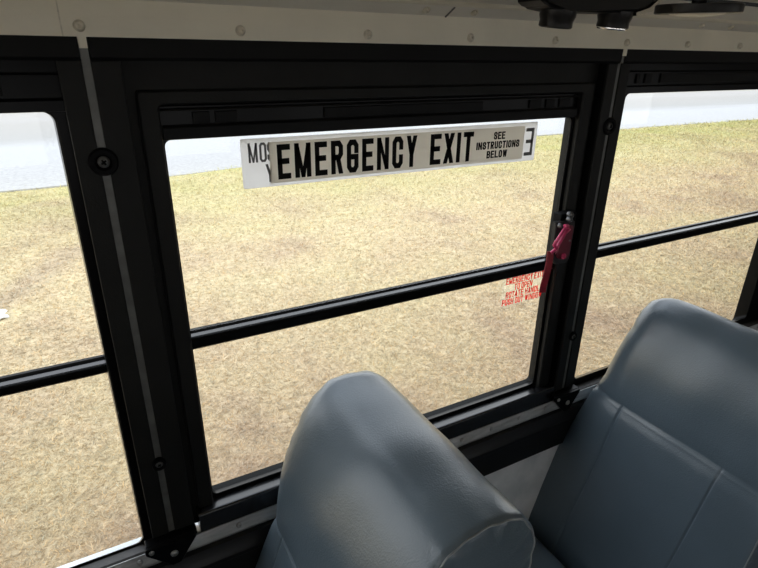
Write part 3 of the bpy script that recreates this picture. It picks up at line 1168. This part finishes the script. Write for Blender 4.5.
# grey exit label on top
gl = empty('emergency_exit_label', w3((0.64, GY, -0.25)), 'silver grey EMERGENCY EXIT label stuck across the top of the window glass', 'sticker')
GYL = SY - 0.0022
bm = bmesh.new()
x0, z1 = S(0.3180, -0.1570)
x1, z0 = S(0.9470, -0.2340)
plate(bm, rrect(x0, x1, z0, z1, 0.0015), GYL, GYL + 0.0012)
obj('film', bm, M_GFILM, gl)
bm = bmesh.new()
xa, zb = S(0.3330, -0.2275)
text_bm(bm, 'EMERGENCY', xa, zb, 0.0655 * GY, GYL - 0.0008, total=0.3110 * GY, tv=0.36, th=0.165, gap=0.33)
obj('large_lettering', bm, M_LETTER, gl)
bm = bmesh.new()
xa, zb = S(0.6790, -0.2275)
text_bm(bm, 'EXIT', xa, zb, 0.0655 * GY, GYL - 0.0008, total=0.1160 * GY, tv=0.36, th=0.165, gap=0.27)
obj('large_lettering', bm, M_LETTER, gl)
bm = bmesh.new()
for t_, xx, zz, tt in (('SEE', 0.8540, -0.1830, 0.0330), ('INSTRUCTIONS', 0.8050, -0.2040, 0.1280), ('BELOW', 0.8370, -0.2250, 0.0610)):
    xa, zb = S(xx, zz)
    text_bm(bm, t_, xa, zb, 0.0168 * GY, GYL - 0.0008, total=tt * GY, tv=0.36, th=0.19, gap=0.22)
obj('small_lettering', bm, M_LETTER, gl)

# red instruction decal on the lower pane
rd = empty('instruction_decal', w3((1.07, GY, -0.67)), 'clear decal with red opening instructions on the lower pane', 'sticker')
RY = GY + 0.006 - 0.0012
bm = bmesh.new()
x0, z1 = S(0.9400, -0.5430)
x1, z0 = S(1.0850, -0.6360)
plate(bm, rrect(x0, x1, z0, z1, 0.002), RY, RY + 0.001)
obj('film', bm, M_CFILM, rd)
bm = bmesh.new()
for t_, xx, zz, tt in (('EMERGENCY EXIT', 0.9510, -0.5710, 0.1340), ('TO OPEN', 0.9830, -0.5915, 0.0640), ('ROTATE HANDLE', 0.9545, -0.6120, 0.1330), ('PUSH OUT WINDOW', 0.9440, -0.6330, 0.1440)):
    xa, zb = S(xx, zz)
    text_bm(bm, t_, xa, zb, 0.0182 * GY, RY - 0.0008, total=tt * GY, tv=0.27, th=0.16, gap=0.27)
obj('red_lettering', bm, M_REDINK, rd)

# ------------------------------------------------------------------ release handle on the right of the emergency window
LY = 0.985
hd = empty('release_handle', w3((1.135, LY, -0.54)), 'red emergency release handle with strap on the black window post', 'handle')


def lp(x, z, y=LY):
    return (x * y, y, z * y)


bm = bmesh.new()
box(bm, 1.108, 1.166, 0.992, 1.022, -0.528, -0.392, 0.003)
obj('mounting_block', bm, M_RUBBER, hd)
bm = bmesh.new()
plate(bm, [lp(*p)[::2] for p in ((1.098, -0.415), (1.168, -0.418), (1.172, -0.432), (1.170, -0.530), (1.160, -0.541), (1.118, -0.538), (1.102, -0.520))], LY - 0.004, LY + 0.012)
bmesh.ops.bevel(bm, geom=bm.edges[:], offset=0.002, segments=2, affect='EDGES')
obj('backing_plate', bm, pbr('dark_grey_plate', (0.018, 0.018, 0.019), 0.4, spec=0.3, var=0.2, var_scale=50), hd)
bm = bmesh.new()
plate(bm, [lp(*p)[::2] for p in ((1.140, -0.424), (1.158, -0.430), (1.158, -0.512), (1.148, -0.526), (1.120, -0.520), (1.106, -0.500), (1.118, -0.470))], LY - 0.012, LY - 0.003)
bmesh.ops.bevel(bm, geom=bm.edges[:], offset=0.002, segments=2, affect='EDGES')
obj('red_base', bm, pbr('deep_red_plastic', (0.13, 0.006, 0.020), 0.45, var=0.15, var_scale=60), hd)
bm = bmesh.new()
yl = LY - 0.02
tube(bm, [(1.138 * LY, LY - 0.008, -0.428 * LY), (1.140 * yl, yl, -0.432 * yl), (1.126 * yl, yl - 0.004, -0.444 * yl), (1.106 * yl, yl - 0.008, -0.463 * yl), (1.102 * yl, yl - 0.006, -0.474 * yl)], 0.0045, 12)
tube(bm, [(1.146 * LY, LY - 0.008, -0.438 * LY), (1.142 * yl, yl, -0.450 * yl), (1.122 * yl, yl - 0.004, -0.472 * yl), (1.112 * yl, yl - 0.004, -0.490 * yl), (1.098 * yl, yl, -0.502 * yl)], 0.0045, 12)
tube(bm, [(1.104 * yl, yl - 0.007, -0.465 * yl), (1.101 * yl, yl - 0.004, -0.478 * yl), (1.110 * yl, yl - 0.004, -0.488 * yl)], 0.0045, 12)
tube(bm, [(1.134 * yl, yl - 0.001, -0.430 * yl), (1.141 * yl, yl - 0.001, -0.430 * yl), (1.146 * yl, yl - 0.001, -0.440 * yl)], 0.0055, 12)
obj('lever', bm, M_RED, hd, smooth=60)
bm = bmesh.new()
lathe(bm, (1.133 * LY, LY - 0.010, -0.512 * LY), (0, -1, 0), [(0.008, -0.002), (0.008, 0.005), (0.006, 0.008), (0, 0.008)], 18)
obj('pivot_boss', bm, M_RED, hd, smooth=50)
# strap hanging from the lever
bm = bmesh.new()
sec = []
for i in range(17):
    t = i / 16
    z = -0.497 - 0.122 * t
    xx = 1.0965 - 0.006 * t + 0.003 * math.sin(t * 5)
    yy = 0.968 + 0.010 * t - 0.006 * math.sin(t * 3.1)
    sec.append((xx * yy, yy, z * yy))
prev = None
for (cx, cy, cz) in sec:
    hw = 0.0085
    row = [bm.verts.new((cx - hw, cy + 0.003, cz)), bm.verts.new((cx + hw, cy - 0.003, cz)), bm.verts.new((cx + hw, cy - 0.0005, cz)), bm.verts.new((cx - hw, cy + 0.0055, cz))]
    if prev:
        for k in range(4):
            bm.faces.new((prev[k], prev[(k + 1) % 4], row[(k + 1) % 4], row[k]))
    else:
        bm.faces.new(row)
    prev = row
bm.faces.new(prev[::-1])
obj('strap', bm, M_STRAP, hd, smooth=50)
for (x, z, r) in ((1.153, -0.402, 0.0095), (1.141, -0.410, 0.0075), (1.108, -0.423, 0.0065), (1.150, -0.470, 0.0035)):
    bm = bmesh.new()
    yb = LY + 0.006 if r > 0.008 else LY - 0.004
    lathe(bm, (x * LY, yb, z * LY), (0, -1, 0), [(r, -0.002), (r, 0.006), (r * 0.8, 0.010), (r * 0.45, 0.0115), (r * 0.3, 0.008), (0, 0.008)], 18)
    obj('screw', bm, M_DIMSTEEL, hd, smooth=45)

# ------------------------------------------------------------------ seats
def catmull(pts, per=14):
    P = [Vector(p) for p in pts]
    out = []
    n = len(P)
    for i in range(n):
        p0, p1, p2, p3 = P[i - 1], P[i], P[(i + 1) % n], P[(i + 2) % n]
        for k in range(per):
            t = k / per
            out.append(0.5 * ((2 * p1) + (p2 - p0) * t + (2 * p0 - 5 * p1 + 4 * p2 - p3) * t * t + (3 * p1 - p0 - 3 * p2 + p3) * t ** 3))
    return out


def resample(pts, step):
    P = pts + [pts[0]]
    acc = [0.0]
    for a_, b_ in zip(P, P[1:]):
        acc.append(acc[-1] + (b_ - a_).length)
    n = int(acc[-1] / step)
    s = np.linspace(0, acc[-1], n, endpoint=False)
    xs_ = np.interp(s, acc, [p.x for p in P])
    zs_ = np.interp(s, acc, [p.y for p in P])
    return np.stack([xs_, zs_], 1)


def backrest_grid(front, top_rear, seam_z, y_aisle, y_win, v_seams, seed, round_r, round_y, flare_up=0.0):
    """front/top_rear: closed (x, z) outline of the side profile. Returns bmesh plus the aisle-end outline."""
    prof = resample(catmull(front + top_rear), 0.0065)
    n = len(prof)
    nx = np.roll(prof, -1, 0) - np.roll(prof, 1, 0)
    nx /= np.linalg.norm(nx, axis=1)[:, None]
    nrm = np.stack([nx[:, 1], -nx[:, 0]], 1)
    c = prof.mean(0)
    if ((prof - c) * nrm).sum() < 0:
        nrm = -nrm
    # which side is the front face
    is_front = nrm[:, 0] < -0.35
    yl = list(np.arange(y_aisle, y_win + 1e-6, 0.0075))
    for v in v_seams:
        yl += list(v + np.linspace(-0.009, 0.009, 9))
    yl += list(y_win - round_y * (1 - np.sin(np.linspace(0, math.pi / 2, 16))))
    yl += list(y_aisle + np.linspace(0, 0.012, 5))
    yl = np.array(sorted(set(np.round(yl, 4))))
    rr = np.random.default_rng(seed)
    ph = rr.uniform(0, 6.28, 12)
    rows = []
    bm = bmesh.new()
    for y in yl:
        t = max(0.0, (y - (y_win - round_y)) / round_y)
        ins = round_r * (1 - math.sqrt(max(0.0, 1 - t * t)))
        ta = max(0.0, ((y_aisle + 0.012) - y) / 0.012)
        ins += 0.006 * (1 - math.sqrt(max(0.0, 1 - ta * ta)))
        x_, z_ = prof[:, 0].copy(), prof[:, 1].copy()
        d_ = -ins * np.where(z_ < seam_z - 0.02, 0.45, 1.0 - 0.55 * np.clip((seam_z + 0.04 - z_) / 0.06, 0, 1))
        fr = is_front
        # horizontal seam crease on the front face
        dz = z_ - seam_z
        crease = -0.0050 * np.exp(-(dz / 0.0035) ** 2) - 0.003 * np.exp(-((dz + 0.012) / 0.02) ** 2)
        d_ += np.where(fr, crease, 0)
        below = 1 / (1 + np.exp((dz + 0.004) / 0.003))
        for v in v_seams:
            d_ += np.where(fr, -0.0034 * np.exp(-((y - v) / 0.0026) ** 2) * below, 0)
        # soft fullness and dents
        yy = (y - y_aisle) / (y_win - y_aisle)
        d_ += 0.0014 * np.sin(7 * x_ + 5 * yy * 2 + ph[0]) * np.sin(6 * z_ + 9 * yy + ph[1]) + 0.0006 * np.sin(19 * z_ + 12 * yy + ph[2])
        d_ += 0.010 * math.sin(math.pi * min(1, max(0, yy))) * (z_ < seam_z) * 0.4
        # pleats gathered at the aisle edge
        s = np.arange(n) * 0.0065
        d_ += 0.0022 * np.sin(s * 120 + ph[3]) * np.sin(s * 37 + ph[4]) * math.exp(-max(0, y - y_aisle) / 0.018) * (z_ > seam_z)
        d_ += 0.0020 * np.sin(s * 95 + ph[5]) * np.sin(s * 29 + ph[6]) * math.exp(-((y - (y_win - 0.012)) / 0.012) ** 2) * (z_ > seam_z + 0.15)
        px, pz = x_ + nrm[:, 0] * d_, z_ + nrm[:, 1] * d_
        # below the seam the window edge flares out towards the wall
        fl = np.clip((seam_z + flare_up - pz) / (0.42 + flare_up), 0, 1) * 0.125
        over = np.clip((pz - seam_z) / 0.12, 0, 1) * (0.0 if flare_up else 0.016)
        k = np.clip((y - (y_win - 0.20)) / 0.20, 0, 1) ** 1.5
        py = y + (fl + over) * k
        py += np.where(pz < seam_z, 0.06 * (seam_z - pz) * math.exp(-((y - v_seams[1]) / 0.07) ** 2), 0)
        rows.append([bm.verts.new((px[i], py[i], pz[i])) for i in range(n)])
    for a_, b_ in zip(rows, rows[1:]):
        for i in range(n):
            bm.faces.new((a_[i], a_[(i + 1) % n], b_[(i + 1) % n], b_[i]))
    edge = [v.co.copy() for v in rows[0]]
    # window end cap
    cc = Vector((sum(v.co.x for v in rows[-1]) / n, max(v.co.y for v in rows[-1]) + 0.004, sum(v.co.z for v in rows[-1]) / n))
    for f_ in (0.7, 0.4):
        rows.append([bm.verts.new((cc.x + (v.co.x - cc.x) * f_, v.co.y + 0.004 * (1 - f_), cc.z + (v.co.z - cc.z) * f_)) for v in rows[-1 if f_ == 0.7 else -2]])
        a_, b_ = rows[-2], rows[-1]
        for i in range(n):
            bm.faces.new((a_[i], a_[(i + 1) % n], b_[(i + 1) % n], b_[i]))
    bm.faces.new(rows[-1])
    return bm, edge


def end_cap(edge, bulge):
    """aisle-side end panel: slightly puffed cloth within the piping."""
    bm = bmesh.new()
    n = len(edge)
    cx = sum(p.x for p in edge) / n
    cz = sum(p.z for p in edge) / n
    # a centre line keeps the long profile from collapsing onto one point
    zlo, zhi = min(p.z for p in edge) + 0.09, max(p.z for p in edge) - 0.09
    rows = []
    mids = []
    for p in edge:
        zc = min(zhi, max(zlo, p.z))
        same = [q.x for q in edge if abs(q.z - zc) < 0.02]
        mids.append(Vector((sum(same) / len(same), p.y, zc)))
    for f_ in (0.0, 0.04, 0.12, 0.25, 0.45, 0.7, 0.92):
        rows.append([])
        for i, p in enumerate(edge):
            q = p.lerp(mids[i], f_)
            off = bulge * math.sin(min(1, f_ / 0.5) * math.pi / 2) + 0.0035 * math.sin(i * 0.9) * math.sin(i * 0.23) * math.exp(-f_ / 0.12) * (f_ > 0)
            rows[-1].append(bm.verts.new((q.x, q.y - off, q.z)))
    for a_, b_ in zip(rows, rows[1:]):
        for i in range(n):
            bm.faces.new((a_[i], a_[(i + 1) % n], b_[(i + 1) % n], b_[i]))
    bm.faces.new(rows[-1])
    bmesh.ops.remove_doubles(bm, verts=bm.verts[:], dist=1e-5)
    return bm


def make_seat(front, top_rear, seam_z, y_aisle, y_win, v_seams, base_x, seed, label, group, round_r, round_y, flare_up=0.0):
    fx = w3((base_x + 0.05, (y_aisle + y_win) / 2, Z_FLOOR))
    root = empty('bus_seat', fx, label, 'seat', group)
    bm, edge = backrest_grid(front, top_rear, seam_z, y_aisle, y_win, v_seams, seed, round_r, round_y, flare_up)
    back = obj('backrest', bm, M_VINYL, root, smooth='all')
    obj('end_panel', end_cap(edge, 0.010), M_VINYL, back, smooth='all')
    bm = bmesh.new()
    pe = [p + Vector((0, -0.0005, 0)) for p in edge]
    tube(bm, pe + [pe[0]], 0.0017, 8)
    pip = obj('piping', bm, M_PIPING, back, smooth='all')
    pip['label'] = 'grey piping around the aisle end'
    # cushion: rounded slab in front of the backrest
    x1 = base_x + 0.05
    x0 = x1 - 0.62
    bm = bmesh.new()
    box(bm, x0, x1, y_aisle + 0.005, 0.962, -1.62, -1.435)
    bmesh.ops.bevel(bm, geom=bm.edges[:], offset=0.05, segments=6, affect='EDGES', profile=0.5)
    obj('cushion', bm, M_VINYL, root, smooth=60)
    bm = bmesh.new()
    box(bm, x0 + 0.03, x1 + 0.08, y_aisle + 0.03, 0.955, -1.66, -1.612, 0.006)
    fr = obj('seat_frame', bm, M_FRAME, root)
    for xx in (x0 + 0.10, x1 - 0.02):
        bm = bmesh.new()
        tube(bm, [(xx, y_aisle + 0.10, -1.64), (xx - 0.01, y_aisle + 0.11, -1.95), (xx - 0.01, y_aisle + 0.11, Z_FLOOR)], 0.022, 12)
        lathe(bm, (xx - 0.01, y_aisle + 0.11, Z_FLOOR), (0, 0, 1), [(0.05, 0.0), (0.05, 0.012), (0.03, 0.016)], 18)
        obj('leg', bm, M_FRAME, root, smooth=50)
        bm = bmesh.new()
        tube(bm, [(xx, 0.90, -1.64), (xx, 0.90, -1.95), (xx, 0.90, Z_FLOOR)], 0.022, 12)
        lathe(bm, (xx, 0.90, Z_FLOOR), (0, 0, 1), [(0.05, 0.0), (0.05, 0.012), (0.03, 0.016)], 18)
        obj('leg', bm, M_FRAME, root, smooth=50)
    return root


# right seat: seam at x=1.296, z=-0.96
SX = 1.296
fr_r = [(SX - 0.140, -1.53), (SX - 0.108, -1.40), (SX - 0.072, -1.264), (SX - 0.035, -1.10), (SX - 0.012, -1.0), (SX - 0.001, -0.955), (SX + 0.002, -0.90), (SX + 0.014, -0.81), (SX + 0.036, -0.735)]
tp_r = [(SX + 0.066, -0.678), (SX + 0.105, -0.648), (SX + 0.150, -0.643), (SX + 0.190, -0.666), (SX + 0.213, -0.715), (SX + 0.215, -0.80), (SX + 0.195, -0.95), (SX + 0.12, -1.25), (SX + 0.05, -1.53), (SX - 0.03, -1.60), (SX - 0.11, -1.60)]
make_seat(fr_r, tp_r, -0.96, 0.392, 0.900, (0.806, 0.522), 1.06, 3, 'blue grey vinyl bus seat with a visible stitched panel, the right one of two', 'blue grey bus seats', 0.062, 0.085, 0.22)
# left seat: seam at x=0.243, reclined a little further
SX = 0.243
fr_l = [(SX - 0.130, -1.53), (SX - 0.100, -1.40), (SX - 0.066, -1.264), (SX - 0.032, -1.10), (SX - 0.010, -1.0), (SX - 0.001, -0.955), (SX + 0.007, -0.90), (SX + 0.029, -0.81), (SX + 0.060, -0.735)]
tp_l = [(SX + 0.098, -0.675), (SX + 0.143, -0.641), (SX + 0.200, -0.634), (SX + 0.252, -0.647), (SX + 0.287, -0.684), (SX + 0.301, -0.74), (SX + 0.289, -0.85), (SX + 0.23, -1.05), (SX + 0.15, -1.30), (SX + 0.07, -1.53), (SX - 0.03, -1.60), (SX - 0.10, -1.60)]
make_seat(fr_l, tp_l, -0.96, 0.4375, 0.914, (0.845, 0.56), 0.02, 8, 'blue grey vinyl bus seat showing mostly its rounded top, under the emergency exit window', 'blue grey bus seats', 0.034, 0.052)

# ------------------------------------------------------------------ overhead fixtures
FY = 0.72
oh = empty('overhead_vent_unit', w3((0.79, FY, 0.06)), 'black overhead unit with two round nozzles under the ceiling', 'vent unit')


def fp(x, z, y=FY):
    return x * y, z * y


bm = bmesh.new()
pts = [(0.650, 0.105), (0.655, 0.078), (0.675, 0.067), (0.722, 0.0625), (0.880, 0.0660), (0.905, 0.074), (0.925, 0.088), (0.930, 0.105), (0.930, 0.262), (0.662, 0.262)]
plate(bm, pts, FY - 0.032, FY + 0.030)
bmesh.ops.bevel(bm, geom=bm.edges[:], offset=0.006, segments=3, affect='EDGES')
obj('housing', bm, M_PLASTIC, oh, smooth=40)
for (xc, zb) in ((1.005, 0.0555), (1.192, 0.0600)):
    c = (xc * FY, FY, zb * FY)
    bm = bmesh.new()
    lathe(bm, c, (0, -0.12, 1), [(0.015, 0.004), (0.023, 0.004), (0.025, 0.000), (0.027, 0.002), (0.0265, 0.010), (0.029, 0.018), (0.029, 0.028)], 28)
    nz_ = obj('nozzle', bm, M_PLASTIC, oh, smooth=40)
    bm = bmesh.new()
    for k in range(5):
        box(bm, c[0] - 0.016, c[0] + 0.016, c[1] - 0.014 + 0.0065 * k, c[1] - 0.0125 + 0.0065 * k, c[2] + 0.0008, c[2] + 0.006)
    obj('louvre', bm, M_RUBBER, nz_)
    if xc > 1.1:
        bm = bmesh.new()
        lathe(bm, (c[0], c[1], c[2] - 0.0012), (0, -0.12, 1), [(0.0225, 0.0), (0.0245, -0.0008), (0.0262, 0.0012), (0.0262, 0.003), (0.0225, 0.003)], 28)
        obj('ring', bm, M_CHROME, nz_, smooth=40)
bm = bmesh.new()
pts = [(0.872, 0.0665), (0.904, 0.0750), (0.924, 0.0890), (0.9325, 0.0880), (0.911, 0.0695), (0.873, 0.0615)]
plate(bm, pts, FY - 0.034, FY + 0.034)
obj('edge_trim', bm, M_CHROME, oh)

ry, rx = 0.48, 1.510
lampc = (rx * ry, ry, 0.1035 * ry)
dl = empty('dome_lamp', w3((lampc[0], lampc[1], lampc[2])), 'shallow black rimmed overhead fixture with pale underside, right of the nozzles', 'lamp')
bm = bmesh.new()
lathe(bm, lampc, (-0.031, -0.016, 1), [(0.033, 0.0005), (0.0485, 0.0), (0.0500, 0.0008), (0.0503, 0.002), (0.0503, 0.0100), (0.049, 0.0110), (0.03, 0.0115), (0, 0.0115)], 48)
obj('rim', bm, M_PLASTIC, dl, smooth=40)
bm = bmesh.new()
lathe(bm, lampc, (0.031, 0.016, -1), [(0.0325, -0.003), (0.0325, 0.0), (0.028, 0.0015), (0.016, 0.0028), (0, 0.003)], 40)
obj('lens', bm, M_LENS, dl, smooth=60)
bm = bmesh.new()
lathe(bm, lampc, (0, 0, 1), [(0.009, 0.0105), (0.009, 0.255)], 24)
obj('mounting_stem', bm, M_PLASTIC, dl, smooth=40)
